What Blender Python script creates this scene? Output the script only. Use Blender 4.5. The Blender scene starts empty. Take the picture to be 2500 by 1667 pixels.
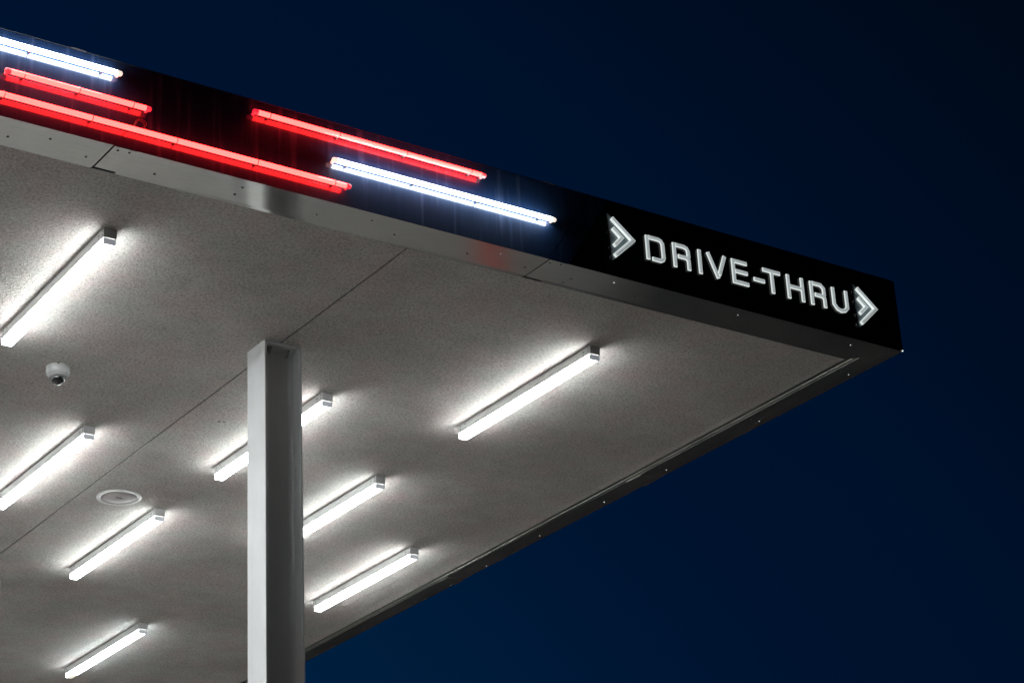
import bpy, bmesh, math, random
from mathutils import Matrix, Vector
random.seed(7)
S = bpy.context.scene
C = S.collection

# ------------------------------------------------------------------ camera
EYE = 1.6
cam = bpy.data.objects.new('camera', bpy.data.cameras.new('camera'))
C.objects.link(cam)
r = Vector((0.82470601, -0.5633174, -0.05033386))
d = Vector((0.19289874, 0.36383146, -0.91127205))
f = Vector((0.53164844, 0.7418222, 0.40871721))
M = Matrix((( r.x, -d.x, -f.x, 0), (r.y, -d.y, -f.y, 0), (r.z, -d.z, -f.z, EYE), (0, 0, 0, 1)))
cam.matrix_world = M
cam.data.sensor_width = 36
cam.data.lens = 5345.27 / 2500 * 36
cam.data.clip_end = 2000
S.camera = cam
S.view_settings.view_transform = 'Standard'
S.view_settings.look = 'None'
S.view_settings.exposure = 0
S.view_settings.gamma = 1

# ------------------------------------------------------------------ night sky
def lin(c):
    out = []
    for v in c:
        v /= 255.0
        out.append(v / 12.92 if v <= 0.04045 else ((v + 0.055) / 1.055) ** 2.4)
    return tuple(out) + (1,)
W = bpy.data.worlds.new('World'); S.world = W; W.use_nodes = True
nt = W.node_tree; nt.nodes.clear()
wo = nt.nodes.new('ShaderNodeOutputWorld'); bg = nt.nodes.new('ShaderNodeBackground')
tc = nt.nodes.new('ShaderNodeTexCoord')
dp = nt.nodes.new('ShaderNodeVectorMath'); dp.operation = 'DOT_PRODUCT'
az0, el0 = math.radians(5), math.radians(-10)      # where the last dusk light is
dp.inputs[1].default_value = (math.sin(az0)*math.cos(el0), math.cos(az0)*math.cos(el0), math.sin(el0))
rp = nt.nodes.new('ShaderNodeValToRGB')
nt.links.new(tc.outputs['Generated'], dp.inputs[0]); nt.links.new(dp.outputs['Value'], rp.inputs[0])
cr = rp.color_ramp
cr.elements[0].position = 0.0; cr.elements[0].color = lin((0, 3, 8))
cr.elements[1].position = 1.0; cr.elements[1].color = lin((2, 48, 84))
for p_, c_ in ((0.48, (0, 9, 22)), (0.59, (0, 14, 36)), (0.635, (0, 17, 42)), (0.70, (0, 18, 45)), (0.745, (0, 22, 50)), (0.82, (0, 31, 62))):
    e = cr.elements.new(p_); e.color = lin(c_)
nt.links.new(rp.outputs['Color'], bg.inputs['Color']); bg.inputs['Strength'].default_value = 1.0
nt.links.new(bg.outputs[0], wo.inputs['Surface'])

# ------------------------------------------------------------------ materials
def mat(name, col, rough=0.5, metal=0.0, emit=None, es=0.0, coat=0.0, coat_r=0.03, spec=0.5):
    m = bpy.data.materials.new(name); m.use_nodes = True
    b = m.node_tree.nodes['Principled BSDF']
    b.inputs['Base Color'].default_value = (*col, 1)
    b.inputs['Roughness'].default_value = rough
    b.inputs['Metallic'].default_value = metal
    b.inputs['Specular IOR Level'].default_value = spec
    b.inputs['Coat Weight'].default_value = coat
    b.inputs['Coat Roughness'].default_value = coat_r
    if emit:
        b.inputs['Emission Color'].default_value = (*emit, 1)
        b.inputs['Emission Strength'].default_value = es
    return m
def nodes(m): return m.node_tree.nodes, m.node_tree.links, m.node_tree.nodes['Principled BSDF']
def noise(m, scale, detail=3, vec=(1, 1, 1), rough=0.5):
    n, l, b = nodes(m)
    t = n.new('ShaderNodeTexCoord'); mp = n.new('ShaderNodeMapping'); no = n.new('ShaderNodeTexNoise')
    mp.inputs['Scale'].default_value = vec
    no.inputs['Scale'].default_value = scale; no.inputs['Detail'].default_value = detail
    no.inputs['Roughness'].default_value = rough
    l.new(t.outputs['Object'], mp.inputs[0]); l.new(mp.outputs[0], no.inputs['Vector'])
    return no
def ramp(m, src, stops):
    n, l, b = nodes(m)
    rr = n.new('ShaderNodeValToRGB'); l.new(src, rr.inputs[0])
    rr.color_ramp.elements[0].position = stops[0][0]; rr.color_ramp.elements[0].color = (*stops[0][1], 1)
    rr.color_ramp.elements[1].position = stops[-1][0]; rr.color_ramp.elements[1].color = (*stops[-1][1], 1)
    for p_, c_ in stops[1:-1]:
        e = rr.color_ramp.elements.new(p_); e.color = (*c_, 1)
    return rr.outputs['Color']
def mix(m, a, b_, fac, mode='MULTIPLY'):
    n, l, b = nodes(m)
    x = n.new('ShaderNodeMix'); x.data_type = 'RGBA'; x.blend_type = mode
    if isinstance(fac, float): x.inputs[0].default_value = fac
    else: l.new(fac, x.inputs[0])
    l.new(a, x.inputs[6]); l.new(b_, x.inputs[7])
    return x.outputs[2]
def bump(m, src, dist, strength=1.0, prev=None):
    n, l, b = nodes(m)
    bp = n.new('ShaderNodeBump'); bp.inputs['Distance'].default_value = dist; bp.inputs['Strength'].default_value = strength
    l.new(src, bp.inputs['Height'])
    if prev is not None: l.new(prev, bp.inputs['Normal'])
    return bp.outputs[0]

def stucco():
    m = mat('stucco', (0.6, 0.57, 0.55), 1.0, spec=0.02)
    n, l, b = nodes(m)
    fine = noise(m, 72, 4, rough=0.65); grain = noise(m, 160, 2); big = noise(m, 3.2, 6, rough=0.7)
    big2 = noise(m, 1.0, 6, rough=0.65); trow = noise(m, 6.0, 4, (1, 1.3, 1))
    a = ramp(m, fine.outputs['Fac'], [(0.33, (0.40, 0.376, 0.360)), (0.52, (0.645, 0.609, 0.584)), (0.68, (0.73, 0.693, 0.668))])
    pk = ramp(m, big.outputs['Fac'], [(0.40, (0.97, 1, 0.98)), (0.66, (1.0, 0.90, 0.905))])
    pk2 = ramp(m, big2.outputs['Fac'], [(0.38, (0.85, 0.87, 0.86)), (0.60, (1.04, 1.04, 1.04))])
    gr = ramp(m, grain.outputs['Fac'], [(0.34, (0.56, 0.54, 0.53)), (0.48, (1, 1, 1))])
    tr = ramp(m, trow.outputs['Fac'], [(0.34, (0.93, 0.93, 0.93)), (0.66, (1, 1, 1))])
    c = mix(m, a, pk, 1.0); c = mix(m, c, pk2, 1.0); c = mix(m, c, gr, 0.8); c = mix(m, c, tr, 1.0)
    l.new(c, b.inputs['Base Color'])
    nn = bump(m, fine.outputs['Fac'], 0.004, 0.7)
    nn = bump(m, grain.outputs['Fac'], 0.002, 0.8, nn)
    l.new(nn, b.inputs['Normal'])
    return m
def panel_metal(name, base, coat):
    m = mat(name, base, 0.36, 0.0, coat=coat, coat_r=0.04, spec=0.22)
    n, l, b = nodes(m)
    s1 = noise(m, 9, 3, (12, 1, 0.3), 0.7); s2 = noise(m, 17, 2, (1.6, 1, 0.11)); w = noise(m, 2.5, 2)
    dk = tuple(v * 0.8 for v in base); lt = tuple(v * 1.2 for v in base)
    grain = ramp(m, s1.outputs['Fac'], [(0.3, dk), (0.55, base), (0.75, lt)])
    run = ramp(m, s2.outputs['Fac'], [(0.565, (0, 0, 0)), (0.68, (0.022, 0.028, 0.042))])   # dried rain streaks
    l.new(mix(m, grain, run, 1.0, 'ADD'), b.inputs['Base Color'])
    l.new(ramp(m, s1.outputs['Fac'], [(0.3, (0.31,)*3), (0.7, (0.42,)*3)]), b.inputs['Roughness'])
    b.inputs['Specular Tint'].default_value = (0.45, 0.7, 1.0, 1)
    cn = bump(m, w.outputs['Fac'], 0.003, 0.35); l.new(cn, b.inputs['Coat Normal'])
    return m
def trim_metal():
    m = mat('mill_finish_trim', (0.62, 0.62, 0.60), 0.15, 0.92)
    n, l, b = nodes(m)
    a = noise(m, 1.3, 3); s = noise(m, 30, 3, (0.3, 3, 1)); w = noise(m, 1.1, 1)
    c = mix(m, ramp(m, a.outputs['Fac'], [(0.35, (0.72, 0.73, 0.70)), (0.6, (0.86, 0.84, 0.80))]),
            ramp(m, s.outputs['Fac'], [(0.3, (0.88, 0.88, 0.88)), (0.6, (1, 1, 1))]), 0.7)
    l.new(c, b.inputs['Base Color'])
    l.new(ramp(m, a.outputs['Fac'], [(0.35, (0.10,)*3), (0.65, (0.17,)*3)]), b.inputs['Roughness'])
    l.new(bump(m, w.outputs['Fac'], 0.003, 0.3), b.inputs['Normal'])
    return m
def painted(name, col, rough, bumpd=0.0006):
    m = mat(name, col, rough); n, l, b = nodes(m)
    a = noise(m, 6, 4, (1, 1, 0.3)); g = noise(m, 90, 3)
    l.new(ramp(m, a.outputs['Fac'], [(0.3, tuple(v * 0.88 for v in col)), (0.65, col)]), b.inputs['Base Color'])
    l.new(bump(m, g.outputs['Fac'], bumpd, 0.5), b.inputs['Normal'])
    return m

def column_paint():
    m = painted('metallic_grey_paint', (0.76, 0.77, 0.775), 0.5)
    m.node_tree.nodes['Principled BSDF'].inputs['Metallic'].default_value = 0.3
    return m
LAMP = 33.0
MAT = {
 'stucco': stucco(),
 'navy': panel_metal('navy_panel', (0.010, 0.026, 0.070), 1.0),
 'black': mat('black_acrylic', (0.002, 0.002, 0.002), 0.22, coat=0.35, coat_r=0.04, spec=0.2),
 'trim': trim_metal(),
 'void': mat('dark_gap', (0.012, 0.012, 0.012), 0.9),
 'seam': mat('seam_sealant', (0.10, 0.10, 0.10), 0.9),
 'column': column_paint(),
 'bolt': mat('zinc_bolt', (0.35, 0.34, 0.32), 0.4, 0.8),
 'screw': mat('screw_steel', (0.10, 0.10, 0.10), 0.35, 0.9),
 'housing': painted('lamp_housing', (0.86, 0.86, 0.86), 0.4, 0.0002),
 'endcap': painted('lamp_end_plate', (0.80, 0.80, 0.80), 0.4, 0.0002),
 'capglow': mat('translucent_end_cap', (0.8, 0.8, 0.8), 0.4, emit=(0.72, 0.78, 0.9), es=0.22),
 'diffuser': mat('lamp_diffuser', (0.9, 0.9, 0.9), 0.4, emit=(0.965, 0.995, 1.0), es=LAMP),
 'diffuser_side': mat('lamp_diffuser_side', (0.9, 0.9, 0.9), 0.4, emit=(0.945, 0.995, 1.0), es=LAMP*1.15),
 'cool_diffuser': mat('cool_lamp_diffuser', (0.9, 0.9, 0.9), 0.4, emit=(0.86, 0.97, 1.0), es=LAMP*0.75),
 'slot': mat('lamp_slot', (0.9, 0.9, 0.9), 0.4, emit=(1.0, 0.97, 0.92), es=1.0),
 'hole': mat('punched_hole', (0.03, 0.03, 0.03), 0.8),
 'white_tube': mat('white_neon', (0.9, 0.9, 0.9), 0.2, emit=(0.90, 0.95, 1.0), es=27),
 'red_tube': mat('red_neon', (0.8, 0.3, 0.25), 0.2, emit=(1.0, 0.0145, 0.0125), es=28),
 'white_cap': mat('silicone_cap_white', (0.75, 0.66, 0.58), 0.35, emit=(1.0, 0.88, 0.72), es=1.0),
 'red_cap': mat('silicone_cap_red', (0.75, 0.45, 0.4), 0.35, emit=(1.0, 0.02, 0.05), es=1.0),
 'clip': mat('wire_clip', (0.22, 0.22, 0.22), 0.4, 0.6),
 'wire': mat('clear_wire', (0.10, 0.10, 0.10), 0.35),
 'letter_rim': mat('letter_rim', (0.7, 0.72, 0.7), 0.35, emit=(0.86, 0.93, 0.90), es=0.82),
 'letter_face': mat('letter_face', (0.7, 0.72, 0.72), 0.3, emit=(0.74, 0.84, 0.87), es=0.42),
 'letter_shaded_facet': mat('letter_shaded_facet', (0.7, 0.72, 0.72), 0.3, emit=(0.74, 0.79, 0.78), es=0.24),  # facet shading put into the emission: down-left brighter, up-right dimmer
 'chev_plate': mat('chevron_plate', (0.25, 0.31, 0.34), 0.3),
 'cam_white': painted('camera_shell', (0.62, 0.63, 0.62), 0.45, 0.0002),
 'cam_ring': mat('camera_ring', (0.22, 0.22, 0.22), 0.5),
 'dome': mat('smoked_dome', (0.012, 0.014, 0.014), 0.06, coat=1.0, coat_r=0.02),
 'dome_rim': mat('dome_rim', (0.55, 0.57, 0.57), 0.15, 0.5),
 'spk_ring': painted('speaker_ring', (0.72, 0.71, 0.69), 0.45, 0.0002),
 'spk_grille': painted('speaker_grille', (0.46, 0.42, 0.41), 0.7, 0.0004),
 'glint': mat('glint_glow', (0.9, 0.9, 0.9), 0.3, emit=(0.92, 0.96, 1.0), es=1.1),
 'unseen_bollard_red': painted('unseen_bollard_red', (0.95, 0.035, 0.02), 0.5),
 'unseen_bollard_white': painted('unseen_bollard_white', (0.8, 0.8, 0.79), 0.5),
 'unseen_bollard_dark': painted('unseen_bollard_dark', (0.05, 0.08, 0.11), 0.5),
 'roof': mat('roof_membrane', (0.08, 0.08, 0.08), 0.9),
}
# the ground: a concrete apron under the canopy, asphalt round it
def ground_mat(name, c0, c1):
    m = mat(name, c0, 0.9); n, l, b = nodes(m)
    a = noise(m, 0.35, 5); g = noise(m, 25, 4)
    c = mix(m, ramp(m, a.outputs['Fac'], [(0.3, c0), (0.7, c1)]), ramp(m, g.outputs['Fac'], [(0.3, (0.8,)*3), (0.7, (1,)*3)]), 1.0)
    l.new(c, b.inputs['Base Color']); l.new(bump(m, g.outputs['Fac'], 0.01, 0.6), b.inputs['Normal'])
    return m
MAT['concrete'] = ground_mat('concrete', (0.44, 0.43, 0.41), (0.55, 0.54, 0.515))
MAT['asphalt'] = ground_mat('asphalt', (0.045, 0.045, 0.047), (0.065, 0.065, 0.066))

# ------------------------------------------------------------------ helpers
def box(bm, x0, x1, y0, y1, z0, z1, mi=0):
    v = [bm.verts.new(p) for p in ((x0,y0,z0),(x1,y0,z0),(x1,y1,z0),(x0,y1,z0),(x0,y0,z1),(x1,y0,z1),(x1,y1,z1),(x0,y1,z1))]
    for q in ((3,2,1,0),(4,5,6,7),(0,1,5,4),(1,2,6,5),(2,3,7,6),(3,0,4,7)):
        fc = bm.faces.new([v[i] for i in q]); fc.material_index = mi
def prism_xz(bm, pts, y0, y1):       # polygon in x,z given a depth in y
    a = [bm.verts.new((x, y0, z)) for x, z in pts]; b = [bm.verts.new((x, y1, z)) for x, z in pts]
    bm.faces.new(a); bm.faces.new(b[::-1]); n = len(pts)
    for i in range(n): bm.faces.new((a[i], b[i], b[(i+1) % n], a[(i+1) % n]))
def prism_xy(bm, pts, z0, z1):
    a = [bm.verts.new((x, y, z0)) for x, y in pts]; b = [bm.verts.new((x, y, z1)) for x, y in pts]
    bm.faces.new(a); bm.faces.new(b[::-1]); n = len(pts)
    for i in range(n): bm.faces.new((a[i], b[i], b[(i+1) % n], a[(i+1) % n]))
def extrude_x(bm, prof, x0, x1):     # profile in y,z
    a = [bm.verts.new((x0, y, z)) for y, z in prof]; b = [bm.verts.new((x1, y, z)) for y, z in prof]
    bm.faces.new(a); bm.faces.new(b[::-1]); n = len(prof)
    for i in range(n): bm.faces.new((a[i], b[i], b[(i+1) % n], a[(i+1) % n]))
def tube(bm, pts, rad, seg=12, close=False, caps=True):
    pts = [Vector(p) for p in pts]; rings = []; n = len(pts)
    up = None
    for i, p in enumerate(pts):
        if close: t = (pts[(i+1) % n] - pts[i-1]).normalized()
        else: t = (pts[min(i+1, n-1)] - pts[max(i-1, 0)]).normalized()
        if up is None: up = t.orthogonal().normalized()
        up = (up - t * up.dot(t)).normalized(); w = t.cross(up)
        rr = rad[i] if isinstance(rad, (list, tuple)) else rad
        rings.append([bm.verts.new(p + (up*math.cos(2*math.pi*k/seg) + w*math.sin(2*math.pi*k/seg))*rr) for k in range(seg)])
    m = n if close else n-1
    for i in range(m):
        A, B = rings[i], rings[(i+1) % n]
        for k in range(seg):
            fc = bm.faces.new((A[k], A[(k+1) % seg], B[(k+1) % seg], B[k])); fc.smooth = True
    if caps and not close:
        bm.faces.new(rings[0][::-1]); bm.faces.new(rings[-1])
def lathe(bm, prof, cx, cy, seg=48, smooth=True):   # prof (radius, z)
    rings = []
    for rr, z in prof:
        rr = max(rr, 1e-5)
        rings.append([bm.verts.new((cx + rr*math.cos(2*math.pi*k/seg), cy + rr*math.sin(2*math.pi*k/seg), z)) for k in range(seg)])
    for A, B in zip(rings, rings[1:]):
        for k in range(seg):
            fc = bm.faces.new((A[k], B[k], B[(k+1) % seg], A[(k+1) % seg])); fc.smooth = smooth
    bm.faces.new(rings[0][::-1]); bm.faces.new(rings[-1])
def BM(): return bmesh.new()
def obj(name, bm, m, parent=None, bevel=0.0, loc=None):
    bmesh.ops.recalc_face_normals(bm, faces=bm.faces)
    me = bpy.data.meshes.new(name)
    o = bpy.data.objects.new(name, me); C.objects.link(o)
    if loc is not None:
        bmesh.ops.translate(bm, verts=bm.verts, vec=-Vector(loc)); o.location = loc
    elif parent is not None:
        org = Vector((0, 0, 0)); q = parent
        while q is not None: org += q.location; q = q.parent
        bmesh.ops.translate(bm, verts=bm.verts, vec=-org)
    bm.to_mesh(me); bm.free()
    for k in (m if isinstance(m, (list, tuple)) else [m]): me.materials.append(MAT[k])
    if parent is not None: o.parent = parent
    if bevel:
        b = o.modifiers.new('bevel', 'BEVEL'); b.width = bevel; b.segments = 2; b.limit_method = 'ANGLE'
    return o
def empty(name, loc):
    o = bpy.data.objects.new(name, None); C.objects.link(o); o.location = loc; o.empty_display_size = 0.1
    return o
def tag(o, label, cat, group=None):
    o['label'] = label; o['category'] = cat
    if group: o['group'] = group
    return o

# ------------------------------------------------------------------ dimensions
Z0 = EYE + 4.600          # underside of the metal trim
ZS = EYE + 4.612          # stucco ceiling
ZT = EYE + 5.012          # top of the fascia
YF = 7.477                # front face of the fascia
XR = 7.906                # right end of the fascia
XL, YB = -9.0, 24.0       # the canopy runs on out of the picture

# ------------------------------------------------------------------ ground
g = BM(); box(g, -150, 150, -150, 150, -0.5, 0.0); o = obj('ground', g, 'asphalt'); o['kind'] = 'structure'
g = BM(); box(g, XL-4, 14.0, 2.0, YB+6, -0.3, 0.12); o = obj('pavement', g, 'concrete', bevel=0.02); o['kind'] = 'structure'

# unseen bollards, added beyond the canopy to put coloured patches in the trim's reflection
def unseen_bollard(x, y, m, label):
    e = tag(empty('unseen_bollard', (x, y, 0.12)), label, 'unseen_bollard')
    g = BM(); lathe(g, [(0.125, 0.12), (0.125, 1.12), (0.11, 1.17), (0.06, 1.2), (0.001, 1.21)], x, y, 32); obj('unseen_post', g, m, e)
    g = BM(); lathe(g, [(0.17, 0.12), (0.17, 0.14), (0.11, 0.15)], x, y, 32); obj('unseen_base_flange', g, 'bolt', e)
unseen_bollard(11.65, 16.5, 'unseen_bollard_red', 'unseen red bollard added beyond the canopy, mirrored in the trim under the middle white tube')
unseen_bollard(8.66, 16.5, 'unseen_bollard_white', 'unseen white bollard added beyond the canopy, mirrored in the trim under the long red tube')
unseen_bollard(8.96, 16.6, 'unseen_bollard_dark', 'unseen dark blue bollard added beyond the canopy, beside the white one')
# ------------------------------------------------------------------ canopy
can = tag(empty('canopy', (3, 12, Z0)), 'large flat canopy with speckled stucco underside, grey metal trim and dark navy fascia', 'canopy')
def seam_x(y): return 4.962
def splay(x, y): return x + max(0.0, y-7.7) * 0.0068 * max(0.15, 1 - (x-7.70)/0.206*0.85)
g = BM(); box(g, XL, seam_x(0)-0.005, 7.700, YB, ZS, ZS+0.06); obj('ceiling_panel', g, 'stucco', can)
g = BM(); box(g, seam_x(0)+0.005, 7.705, 7.700, YB, ZS, ZS+0.06); prism_xy(g, [(7.7052, 7.70), (splay(7.71, 7.7)+0.01, 7.70), (splay(7.71, YB)+0.01, YB), (7.7052, YB)], ZS, ZS+0.06); obj('ceiling_panel', g, 'stucco', can)
g = BM(); box(g, seam_x(0)-0.0045, seam_x(0)+0.0045, 7.701, YB-0.01, ZS+0.004, ZS+0.05); obj('ceiling_joint', g, 'seam', can)
# small crack in the stucco
g = BM(); prism_xy(g, [(5.162,10.020),(5.170,10.010),(5.178,10.018),(5.170,10.030)], ZS-0.0015, ZS+0.01); prism_xy(g, [(5.180,10.012),(5.200,10.004),(5.206,10.012),(5.192,10.016)], ZS-0.0015, ZS+0.01)
obj('ceiling_crack', g, 'hole', can)
# front trim: flat plate, then a lip turned up to the stucco
def front_trim(x0, x1, y1=7.676, name='front_trim', dz=0.0, lip=0.706, cutr=False):
    g = BM()
    yl = 7.0 + lip
    prof = [(YF-0.0005, Z0), (y1, Z0), (y1+0.0005, Z0+0.0015), (yl, Z0+0.0025), (yl, ZS+0.02), (YF+0.0135, ZS+0.02), (YF+0.0135, Z0+0.0015), (YF-0.0005, Z0+0.0015)]
    if not cutr: extrude_x(g, prof, x0, x1)
    else:        # mitred at the corner
        a = [g.verts.new((x0, y, z)) for y, z in prof]
        b = [g.verts.new((x1 - (y - YF) * 0.88, y, z)) for y, z in prof]
        g.faces.new(a); g.faces.new(b[::-1])
        for i in range(8): g.faces.new((a[i], b[i], b[(i+1) % 8], a[(i+1) % 8]))
    return obj(name, g, 'trim', can)
tA = front_trim(XL, 3.355)
tB = front_trim(3.4655, 5.603)
tC = front_trim(5.711, XR, cutr=True)
def cover(x0, x1):       # lap plate across a joint, its back edge short of the lip
    g = BM(); box(g, x0, x1, YF+0.001, 7.683, Z0-0.001, Z0+0.008); obj('joint_cover', g, 'trim', can)
    g = BM(); box(g, x0, x1, 7.6835, 7.712, Z0+0.006, Z0+0.03); obj('joint_gap', g, 'void', can)
cover(3.363, 3.4645); cover(5.6085, 5.7100)
g = BM(); box(g, 3.3555, 3.3625, YF+0.003, 7.713, Z0+0.004, Z0+0.03); obj('joint_gap', g, 'void', can)
g = BM(); box(g, 5.6035, 5.6080, YF+0.003, 7.713, Z0+0.004, Z0+0.03); obj('joint_gap', g, 'void', can)
# right hand edge: flat plate plus a raised channel next to the stucco
def side_trim(y0, y1, mit=False, dz=0.0):
    g = BM()
    xs = [(XR-0.001, Z0+dz), (7.757, Z0+dz), (7.7565, Z0+0.003), (7.738, Z0+0.003), (7.7375, Z0-0.001), (7.731, Z0-0.001), (7.7305, Z0+0.003), (7.700, Z0+0.0035), (7.700, ZS+0.02), (XR-0.001, ZS+0.02)]
    a = [g.verts.new((splay(x, y0), y0 + ((XR - x) * 1.13 + 0.0015 if mit else 0), z)) for x, z in xs]
    b = [g.verts.new((splay(x, y1), y1, z)) for x, z in xs]
    g.faces.new(a); g.faces.new(b[::-1]); n = len(xs)
    for i in range(n): g.faces.new((a[i], b[i], b[(i+1) % n], a[(i+1) % n]))
    return obj('side_trim', g, 'trim', can)
sA = side_trim(YF+0.003, 9.66, mit=True)
sB = side_trim(9.66, 11.75, dz=0.002)
sC = side_trim(11.75, YB)
g = BM(); box(g, 7.772, XR+0.005, 9.60, 9.74, Z0-0.003, Z0+0.008); obj('joint_cover', g, 'trim', can)
g = BM(); box(g, 7.785, XR+0.008, 11.76, 11.87, Z0-0.003, Z0+0.008); obj('joint_cover', g, 'trim', can)
# fascia: navy sheets meeting on slanted joints, turned corner at the right end
def slant(x, z): return x + (z - Z0) * 0.64
def sheet(x0, x1, m, y0, name, sl0=True, sl1=True, z0=Z0+0.002, z1=ZT):
    g = BM()
    p = [(slant(x0, z0) if sl0 else x0, z0), (slant(x1, z0) if sl1 else x1, z0), (slant(x1, z1) if sl1 else x1, z1), (slant(x0, z1) if sl0 else x0, z1)]
    prism_xz(g, p, y0, YF+0.012); return g
obj('fascia_panel', sheet(XL, 3.3575, 'navy', YF, '', sl0=False), 'navy', can)
obj('fascia_panel', sheet(3.3605, 5.6045, 'navy', YF, ''), 'navy', can)
obj('fascia_panel', sheet(5.6075, 5.7185, 'navy', YF, ''), 'navy', can)
for xx in (3.359, 5.606):
    g = sheet(xx-0.0012, xx+0.0012, 'void', YF+0.004, ''); obj('fascia_joint', g, 'void', can)
g = BM(); box(g, 5.5, XR-0.005, YF+0.013, YF+0.05, Z0+0.03, ZT-0.01); box(g, XL, 5.5, YF+0.013, YF+0.05, Z0+0.03, ZT-0.01); obj('fascia_backing', g, 'roof', can)
g = BM(); prism_xy(g, [(XR-0.010, YF+0.0125), (XR, YF+0.0125), (splay(XR, YB), YB), (splay(XR, YB)-0.01, YB)], Z0+0.012, ZT); obj('side_fascia', g, 'black', can)
g = BM(); box(g, XL, XR-0.011, YF+0.06, YB, ZT-0.06, ZT-0.01); obj('roof', g, 'roof', can)
# cap flashing along the top, in lapped lengths
xx = XL
while xx < XR - 0.2:
    x2 = min(xx + 2.44, XR - 0.03)
    g = BM(); box(g, xx, x2, YF+0.0006, YF+0.10, ZT+0.0005, ZT+0.004); obj('cap_flashing', g, 'roof', can)
    if x2 < XR - 0.1:
        g = BM(); box(g, x2-0.05, x2+0.02, YF+0.0002, YF+0.10, ZT+0.001, ZT+0.008); obj('cap_lap', g, 'roof', can)
    xx = x2 + 0.0005
# screws in the trim (children of the trim length they hold)
def dome_bm(x, y, rad, z=None):
    g = BM(); z = Z0 if z is None else z
    lathe(g, [(rad, z+0.004), (rad, z-0.0005), (rad*0.8, z-rad*0.45), (rad*0.35, z-rad*0.62), (0.0001, z-rad*0.65)], x, y, 12)
    return g
dark = [(2.946,7.622),(3.105,7.555),(3.296,7.623),(3.389,7.507),(3.44,7.502),(3.614,7.62),(4.002,7.547),(4.001,7.619),(4.412,7.611),(4.66,7.542),(4.823,7.613),(5.227,7.615),(5.551,7.607),(5.628,7.509),(5.685,7.497),(5.824,7.604),(5.81,7.655),(6.22,7.612),(6.82,7.611),(7.35,7.612),(7.797,7.848),(7.80,8.6),(7.80,9.45)]
for x, y in dark:
    par = can
    for t_, a, b in ((tA, XL, 3.355), (tB, 3.4655, 5.603), (tC, 5.711, 7.7)):
        if a < x < b and y < 7.7: par = t_
    obj('screw', dome_bm(x, y, 0.0058 if x < 4.5 or 5.55 < x < 5.7 else 0.0048), 'screw', par)
glints = [(5.367,7.54,.7),(6.031,7.537,1.25),(6.818,7.539,1.1),(7.595,7.547,1.),(7.900,7.4735,1.15),(7.857,7.85,1.),(7.857,8.599,1.),(7.86,9.46,1.),(7.861,10.085,.9),(7.862,10.783,.6),(7.889,11.441,.6),(7.895,11.808,.7),(7.896,11.887,.7),(7.869,12.297,.5),(7.87,12.989,.5)]
for x, y, s_ in glints:  # screw heads whose glint is put in as emission
    obj('screw_glint', dome_bm(x, y, 0.0031*s_), 'glint', can)

# ------------------------------------------------------------------ steel columns
def column(x0, y0, label):
    W_, D_ = 0.212, 0.187
    e = tag(empty('steel_column', (x0 + W_/2, y0 + D_/2, 0.12)), label, 'column', 'steel columns holding up the canopy')
    tf, tw = 0.0115, 0.009
    g = BM(); box(g, x0, x0+tf, y0, y0+D_, 0.12, ZS-0.0005); obj('flange', g, 'column', e, bevel=0.0012)
    g = BM(); box(g, x0+W_-tf, x0+W_, y0, y0+D_, 0.12, ZS-0.006); obj('flange', g, 'column', e, bevel=0.0012)
    # web with rounded fillets where it meets the flanges
    g = BM(); yc = y0 + D_/2; xa, xb = x0+tf-0.0005, x0+W_-tf+0.0005; rr = 0.026
    fr = []
    for k in range(7):
        t = math.pi/2*k/6; fr.append((xa + rr - rr*math.sin(t), yc - tw/2 - rr + rr*math.cos(t)))
    fl = [(xb - (x - xa), y) for x, y in fr]
    front = fr[::-1] + fl
    back = [(x, 2*yc - y) for x, y in front]
    pts = front + back[::-1]
    prism_xy(g, pts, 0.12, ZS-0.008); obj('web', g, 'column', e)
    g = BM(); box(g, x0+tf+0.0008, x0+W_-tf-0.0008, y0+0.004, yc-tw/2-0.001, ZS-0.017, ZS-0.0015); box(g, x0+tf+0.0008, x0+W_-tf-0.0008, yc+tw/2+0.001, y0+D_-0.004, ZS-0.017, ZS-0.0015)
    obj('cap_plate', g, 'column', e)
    for bx in (x0+0.048, x0+W_-0.062):
        g = BM(); by = y0 + 0.045
        lathe(g, [(0.019, ZS-0.0165), (0.019, ZS-0.020), (0.0145, ZS-0.0205), (0.0145, ZS-0.033)], bx, by, 6, smooth=False)
        lathe(g, [(0.0085, ZS-0.0325), (0.0085, ZS-0.052)], bx, by, 14)
        obj('bolt', g, 'bolt', e)
    g = BM(); box(g, x0-0.05, x0+W_+0.05, y0-0.06, y0+D_+0.06, 0.12, 0.145); obj('base_plate', g, 'column', e)
    return e
column(4.866, 8.937, 'tall grey steel H-column with bolted top, the large one in front')
column(4.955, 13.10, 'second pale steel H-column, only a sliver at the left edge of the photo')

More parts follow.
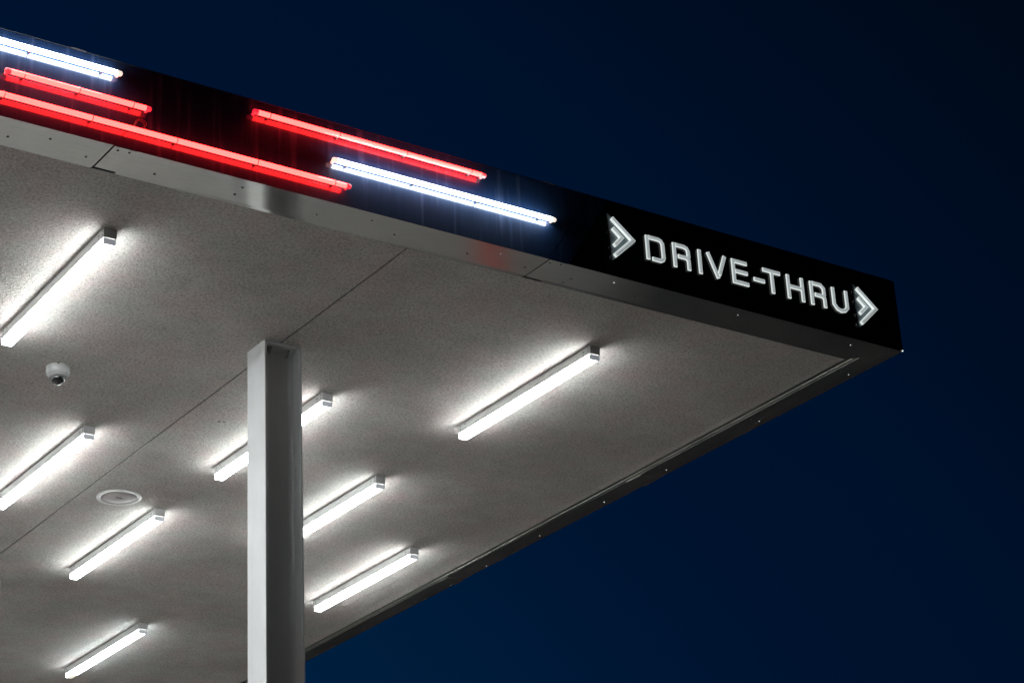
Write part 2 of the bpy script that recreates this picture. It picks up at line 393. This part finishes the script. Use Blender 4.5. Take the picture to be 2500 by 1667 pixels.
# ------------------------------------------------------------------ tube lamps on the ceiling
LW, LH, LL = 0.062, 0.074, 1.262
def make_lamp():
    e = empty('ceiling_light', (0, 0, 0))
    t = -0.002
    g = BM(); box(g, 0, LW, 0.006, LL, -0.047, t); obj('housing', g, 'housing', e, bevel=0.001)
    g = BM(); box(g, 0.006, LW-0.006, 0.012, LL-0.006, t+0.0005, -0.0002); obj('shadow_gap', g, 'void', e)  # dark backing that draws the shadow line above the housing
    g = BM(); box(g, 0.0055, LW-0.0055, 0.020, LL-0.001, -LH, -0.0475)
    for fc in g.faces:
        if fc.normal.length == 0: fc.normal_update()
        fc.material_index = 0 if all(v.co.z < -LH+0.001 for v in fc.verts) else 1
    obj('diffuser', g, ['diffuser', 'diffuser_side'], e, bevel=0.003)
    g = BM(); box(g, -0.001, LW+0.001, 0.000, 0.0055, -0.047, t); obj('end_plate', g, 'endcap', e)
    g = BM(); box(g, 0.002, LW-0.002, 0.001, 0.0195, -LH-0.0008, -0.0505); obj('end_cap', g, 'capglow', e, bevel=0.0015)
    g = BM()
    for k in range(4): box(g, 0.008 + k*0.0135, 0.016 + k*0.0135, 0.002, 0.012, -0.0502, -0.0473)
    obj('light_slot', g, 'slot', e)
    for (y, z, a, b) in ((0.018, -0.012, .0032, .0032), (0.018, -0.028, .0032, .0032), (0.060, -0.020, .007, .002), (0.062, -0.034, .003, .002), (0.11, -0.035, .003, .002), (LL-0.03, -0.013, .003, .003), (LL-0.03, -0.03, .003, .003), (LL-0.075, -0.012, .006, .002)):
        g = BM(); box(g, -0.0008, 0.002, y-a, y+a, z-b, z+b); obj('punched_hole', g, 'hole', e)
    return e
proto = make_lamp()
def lamp_copy(src, plain=False):
    c = src.copy(); C.objects.link(c)
    for ch in src.children:
        if plain and ch.name.split('.')[0] not in ('housing', 'diffuser', 'end_plate', 'end_cap'): continue
        k = ch.copy(); C.objects.link(k); k.parent = c
    return c
lamps = [
 (3.645, 8.200, -1.3, 'nearest lit tube lamp at the left edge, above the dome camera'),
 (6.383, 8.215, 0, 'long lit tube lamp right of the column, alone under the drive-thru sign'),
 (4.540, 10.400, 0, 'lit tube lamp at the left edge between the dome camera and the round speaker'),
 (5.465, 9.395, 0, 'lit tube lamp passing behind the steel column, both ends showing'),
 (6.372, 10.345, 0, 'lit tube lamp whose far end is hidden behind the right side of the column'),
 (5.463, 11.420, 0, 'lit tube lamp just below the round ceiling speaker'),
 (7.240, 11.355, 0, 'lit tube lamp lowest on the right, close to the canopy side edge'),
 (6.382, 13.565, 0, 'lit tube lamp at the bottom left with a dirty discoloured far end'),
]
out_of_frame = [(2.73, 10.40), (3.63, 11.42), (1.8, 8.2)]
for ix in range(11):
    for iy in range(6):
        x_, y_ = -7.4 + 0.91*ix, 8.2 + 1.05*(ix % 2) + 2.1*iy
        if x_ < 1.6: out_of_frame.append((x_, y_))
for ix in range(10):
    for iy in range(3): out_of_frame.append((-0.9 + 0.91*ix, 17.0 + 1.05*(ix % 2) + 2.1*iy))
def place(o, x, y, rot, label):
    o.location = (x, y, ZS); o.rotation_euler = (0, 0, math.radians(rot))
    tag(o, label, 'ceiling light', 'tube lamps mounted under the canopy')
for i, (x, y, rot, lab) in enumerate(lamps):
    o = proto if i == 0 else lamp_copy(proto); place(o, x, y, rot, lab)
    if 'dirty' in lab:
        for ch in o.children:
            if ch.name.startswith('diffuser'):
                ch.data = ch.data.copy(); ch.data.materials[0] = MAT['cool_diffuser']; ch.data.materials[1] = MAT['cool_diffuser']
        g = BM(); box(g, x+0.016, x+LW-0.008, y+LL-0.10, y+LL+0.0005, ZS-LH-0.0012, ZS-LH+0.004); obj('dirt_stain', g, 'white_cap', o)
for x, y in out_of_frame:
    place(lamp_copy(proto, True), x, y, 0, 'lit tube lamp farther along the canopy, outside the photo')

# ------------------------------------------------------------------ dome camera
cx, cy = 4.098, 9.74
e = tag(empty('security_camera', (cx, cy, ZS)), 'small white dome security camera with smoked lens bubble on the ceiling', 'security camera')
g = BM(); lathe(g, [(0.062, ZS-0.0003), (0.062, ZS-0.036), (0.059, ZS-0.042), (0.046, ZS-0.0585), (0.044, ZS-0.0585)], cx, cy); obj('body', g, 'cam_white', e)
g = BM(); lathe(g, [(0.0455, ZS-0.0575), (0.0445, ZS-0.0615), (0.040, ZS-0.0640), (0.036, ZS-0.0640)], cx, cy); obj('ring', g, 'cam_ring', e)
g = BM(); pr = [(0.0375, ZS-0.0635)]
for k in range(1, 15):
    t = math.pi/2*k/14; pr.append((0.0375*math.cos(t), ZS-0.0640-0.034*math.sin(t)))
lathe(g, pr, cx, cy); obj('lens_dome', g, 'dome', e)
g = BM(); lathe(g, [(0.0385, ZS-0.063), (0.0392, ZS-0.0662), (0.0378, ZS-0.067), (0.0374, ZS-0.0655)], cx, cy); obj('dome_rim', g, 'dome_rim', e)
va = math.atan2(-cy, -cx)
for da, z, r_ in ((0.0, -0.004, .0045), (-0.85, -0.047, .0028), (0.85, -0.047, .0028)):
    rr = 0.062 if da == 0 else 0.0545
    g = BM(); px, py = cx + rr*math.cos(va+da), cy + rr*math.sin(va+da)
    bmesh.ops.create_icosphere(g, subdivisions=2, radius=r_, matrix=Matrix.Translation((px, py, ZS+z))); obj('screw_hole', g, 'hole', e)

# ------------------------------------------------------------------ ceiling speaker
cx, cy = 5.190, 11.35
e = tag(empty('ceiling_speaker', (cx, cy, ZS)), 'flat round ceiling speaker with white rim and pinkish grey cover', 'speaker')
g = BM(); lathe(g, [(0.134, ZS-0.0002), (0.132, ZS-0.004), (0.128, ZS-0.0055), (0.110, ZS-0.0058), (0.1085, ZS-0.003), (0.108, ZS-0.001)], cx, cy, 64); obj('rim', g, 'spk_ring', e)
g = BM(); lathe(g, [(0.1065, ZS-0.0003), (0.1065, ZS-0.0032), (0.05, ZS-0.0040), (0.001, ZS-0.0042)], cx, cy, 64); obj('cover', g, 'spk_grille', e)
g = BM(); box(g, cx-0.022, cx+0.02, cy-0.004, cy+0.002, ZS-0.0065, ZS-0.002); obj('slot', g, 'seam', e)

# ------------------------------------------------------------------ neon tubes on the fascia
YT = YF - 0.0275
def neon(x0, x1, z, kind, label, rad):
    e = tag(empty('neon_tube', ((x0+x1)/2, YF, z)), label, 'neon light', 'glowing %s tubes on the fascia' % kind)
    g = BM(); n = max(2, int((x1-x0)/0.25)); cap = 0.026
    tube(g, [(x0+cap + (x1-x0-2*cap)*k/n, YT, z) for k in range(n+1)], rad, 20); obj('glass_tube', g, kind+'_tube', e)
    for xa, s in ((x0, 1), (x1, -1)):
        g = BM(); ps = [(xa, 0.35), (xa+s*0.002, 0.75), (xa+s*0.007, 1.06), (xa+s*(cap-0.0005), 1.1)]
        tube(g, [(p, YT, z) for p, q in ps], [rad*q for p, q in ps], 20); obj('end_cap', g, kind+'_cap', e)
        g = BM(); tube(g, [(xa+s*0.014, YT+rad*0.9, z), (xa+s*0.014, YF+0.001, z)], 0.007, 10); obj('electrode_socket', g, kind+'_cap', e)
    m = max(2, round((x1-x0)/0.40)+1)
    for k in range(m):
        xc = x0+0.085 + (x1-x0-0.17)*k/(m-1)
        g = BM(); ring = [(xc, YT + (rad+0.0016)*math.cos(a), z + (rad+0.0016)*math.sin(a)) for a in [2*math.pi*j/20 for j in range(20)]]
        tube(g, ring, 0.0017, 6, close=True)
        tube(g, [(xc, YT, z+rad+0.001), (xc, YT-0.001, z+rad+0.010)], 0.0018, 6)
        tube(g, [(xc, YT+rad, z), (xc, YF+0.0005, z)], [0.0055, 0.0075], 8)
        obj('clip', g, 'clip', e)
    return e
zA, zB, zC = EYE+4.9375, EYE+4.8030, EYE+4.6860
neon(1.9, 3.374, zA, 'white', 'white neon tube at the upper left end of the fascia', 0.0113)
neon(4.402, 5.636, zB, 'white', 'white neon tube in the middle of the fascia beside the sign', 0.0107)
neon(2.852, 3.512, zB, 'red', 'short red neon tube under the left white tube', 0.0113)
neon(1.6, 4.498, zC, 'red', 'longest red neon tube, lowest on the fascia, running out of the photo', 0.0113)
neon(4.001, 5.240, zA, 'red', 'red neon tube highest on the fascia, above the middle white tube', 0.0113)
def loop(x, z, par_label):
    e = tag(empty('wire_loop', (x, YF, z)), par_label, 'cable')
    g = BM()
    pts = [(x-0.022+0.022*(1-math.cos(a))+0.004*math.sin(3*a), YF-0.006-0.012*math.sin(a/2), z+0.026*math.sin(a)) for a in [math.pi*2*j/30 for j in range(31)]]
    tube(g, pts, 0.0013, 8)
    pts = [(p[0]+0.008, p[1]-0.004, p[2]+0.005) for p in pts]
    tube(g, pts, 0.0013, 8)
    obj('wire', g, 'wire', e)
loop(3.462, EYE+4.718, 'coiled loop of clear wire between the two left red tubes')

# ------------------------------------------------------------------ the sign
sg = tag(empty('drive_thru_sign', (6.8, YF, EYE+4.8)), 'black sign with dim white raised letters DRIVE-THRU between two chevrons', 'sign')
g = BM(); z0, z1 = Z0+0.001, ZT
prism_xz(g, [(slant(5.7205, z0), z0), (XR, z0), (XR, z1), (slant(5.7205, z1), z1)], YF-0.001, YF+0.012); obj('sign_panel', g, 'black', sg)
def offset(pts, w):
    L_, R_ = [], []
    for i, p in enumerate(pts):
        p = Vector(p)
        dirs = []
        if i > 0: dirs.append((p - Vector(pts[i-1])).normalized())
        if i < len(pts)-1: dirs.append((Vector(pts[i+1]) - p).normalized())
        t = sum(dirs, Vector((0, 0))).normalized(); nrm = Vector((-t.y, t.x))
        k = 1.0 / max(0.5, nrm.dot(Vector((-dirs[0].y, dirs[0].x))))
        L_.append(p + nrm*w*k); R_.append(p - nrm*w*k)
    return L_, R_
def stroke(g, pts, w, yb, depth, ridge, lip=0.0021):
    # outline side walls (material 0) and hipped faceted front (material 1)
    L_, R_ = offset(pts, w/2); Li, Ri = offset(pts, w/2-lip)
    n = len(pts)
    d0 = (Vector(pts[1]) - Vector(pts[0])).normalized(); d1 = (Vector(pts[-1]) - Vector(pts[-2])).normalized()
    Li[0] = Li[0] + d0*lip; Ri[0] = Ri[0] + d0*lip; Li[-1] = Li[-1] - d1*lip; Ri[-1] = Ri[-1] - d1*lip
    Cn = [Vector(p) for p in pts]; Cn[0] = Cn[0] + d0*w*0.42; Cn[-1] = Cn[-1] - d1*w*0.42
    V = lambda p, y: g.verts.new((p.x, y, EYE + p.y))
    yf = yb - depth
    A = [V(p, yb) for p in L_]; B = [V(p, yb) for p in R_]
    A2 = [V(p, yf) for p in L_]; B2 = [V(p, yf) for p in R_]
    A3 = [V(p, yf-0.0012) for p in Li]; B3 = [V(p, yf-0.0012) for p in Ri]
    Cc = [V(p, yf-ridge) for p in Cn]
    def q(vs, mi): fc = g.faces.new(vs); fc.material_index = mi
    for i in range(n-1):
        q((A[i], A[i+1], B[i+1], B[i]), 0)
        q((A[i], A2[i], A2[i+1], A[i+1]), 0); q((B[i], B[i+1], B2[i+1], B2[i]), 0)
        q((A2[i], A3[i], A3[i+1], A2[i+1]), 0); q((B2[i], B2[i+1], B3[i+1], B3[i]), 0)
        t = Vector(pts[i+1]) - Vector(pts[i]); nl = Vector((-t.y, t.x)).normalized()
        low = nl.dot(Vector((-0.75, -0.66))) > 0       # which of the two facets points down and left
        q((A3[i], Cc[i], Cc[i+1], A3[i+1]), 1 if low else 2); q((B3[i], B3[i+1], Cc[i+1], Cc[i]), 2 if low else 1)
    for i in (0, n-1):
        q((A[i], B[i], B2[i], A2[i]), 0); q((A2[i], B2[i], B3[i], A3[i]), 0); q((A3[i], B3[i], Cc[i]), 1)
T_, B_ = 4.868, 4.741      # letter top and foot
GL = [
 ('D', [[(6.206,4.872),(6.206,4.740)], [(6.213,4.864),(6.278,4.864),(6.293,4.859),(6.302,4.845),(6.304,4.768),(6.298,4.756),(6.285,4.7485),(6.232,4.7485)]]),
 ('R', [[(6.376,4.872),(6.376,4.738)], [(6.384,4.863),(6.440,4.863),(6.456,4.858),(6.464,4.844),(6.465,4.813),(6.456,4.803),(6.398,4.803)], [(6.450,4.803),(6.464,4.792),(6.464,4.738)]]),
 ('I', [[(6.538,4.872),(6.538,4.738)]]),
 ('V', [[(6.594,4.872),(6.652,4.738)], [(6.703,4.872),(6.658,4.757)]]),
 ('E', [[(6.849,4.8635),(6.757,4.8635),(6.757,4.7465),(6.852,4.7465)], [(6.765,4.808),(6.849,4.808)]]),
 ('hyphen', [[(6.889,4.791),(6.962,4.791)]]),
 ('T', [[(6.955,4.860),(7.072,4.860)], [(7.0145,4.857),(7.0145,4.736)]]),
 ('H', [[(7.124,4.870),(7.124,4.734)], [(7.219,4.870),(7.219,4.734)], [(7.130,4.805),(7.214,4.805)]]),
 ('R', [[(7.283,4.868),(7.283,4.734)], [(7.291,4.860),(7.350,4.860),(7.369,4.843),(7.369,4.806),(7.361,4.797),(7.305,4.797)], [(7.355,4.797),(7.370,4.786),(7.370,4.734)]]),
 ('U', [[(7.436,4.868),(7.436,4.772),(7.456,4.748),(7.482,4.741),(7.509,4.748),(7.5275,4.768),(7.5275,4.866)]]),
]
for nm, strokes in GL:
    g = BM()
    for k, st in enumerate(strokes):
        stroke(g, st, 0.0200, YF-0.0045 - 0.0003*k, 0.006, 0.0075 - 0.0003*k)
    o = obj('letter', g, ['letter_rim', 'letter_face', 'letter_shaded_facet'], sg)
for i, (tri, outer, inner) in enumerate((
    ([(5.970,4.934),(5.982,4.680),(6.128,4.808)], [(5.986,4.908),(6.107,4.813),(5.990,4.704)], [(5.987,4.853),(6.038,4.811),(5.990,4.759)]),
    ([(7.588,4.922),(7.599,4.672),(7.742,4.797)], [(7.603,4.896),(7.722,4.800),(7.608,4.694)], [(7.604,4.840),(7.656,4.798),(7.606,4.750)]))):
    e = empty('chevron', (6.05 if i == 0 else 7.66, YF, EYE+4.8)); e.location = Vector(e.location) - Vector(sg.location); e.parent = sg
    def sub(name, g, m): return obj(name, g, m, e)
    g = BM(); prism_xz(g, [(x, EYE+z) for x, z in tri], YF-0.009, YF-0.0012); sub('backing_plate', g, 'chev_plate')
    g = BM(); stroke(g, outer, 0.0205, YF-0.0105, 0.012, 0.0075); sub('outer_arrow', g, ['letter_rim', 'letter_face', 'letter_shaded_facet'])
    g = BM(); stroke(g, inner, 0.0180, YF-0.0105, 0.012, 0.0075); sub('inner_arrow', g, ['letter_rim', 'letter_face', 'letter_shaded_facet'])
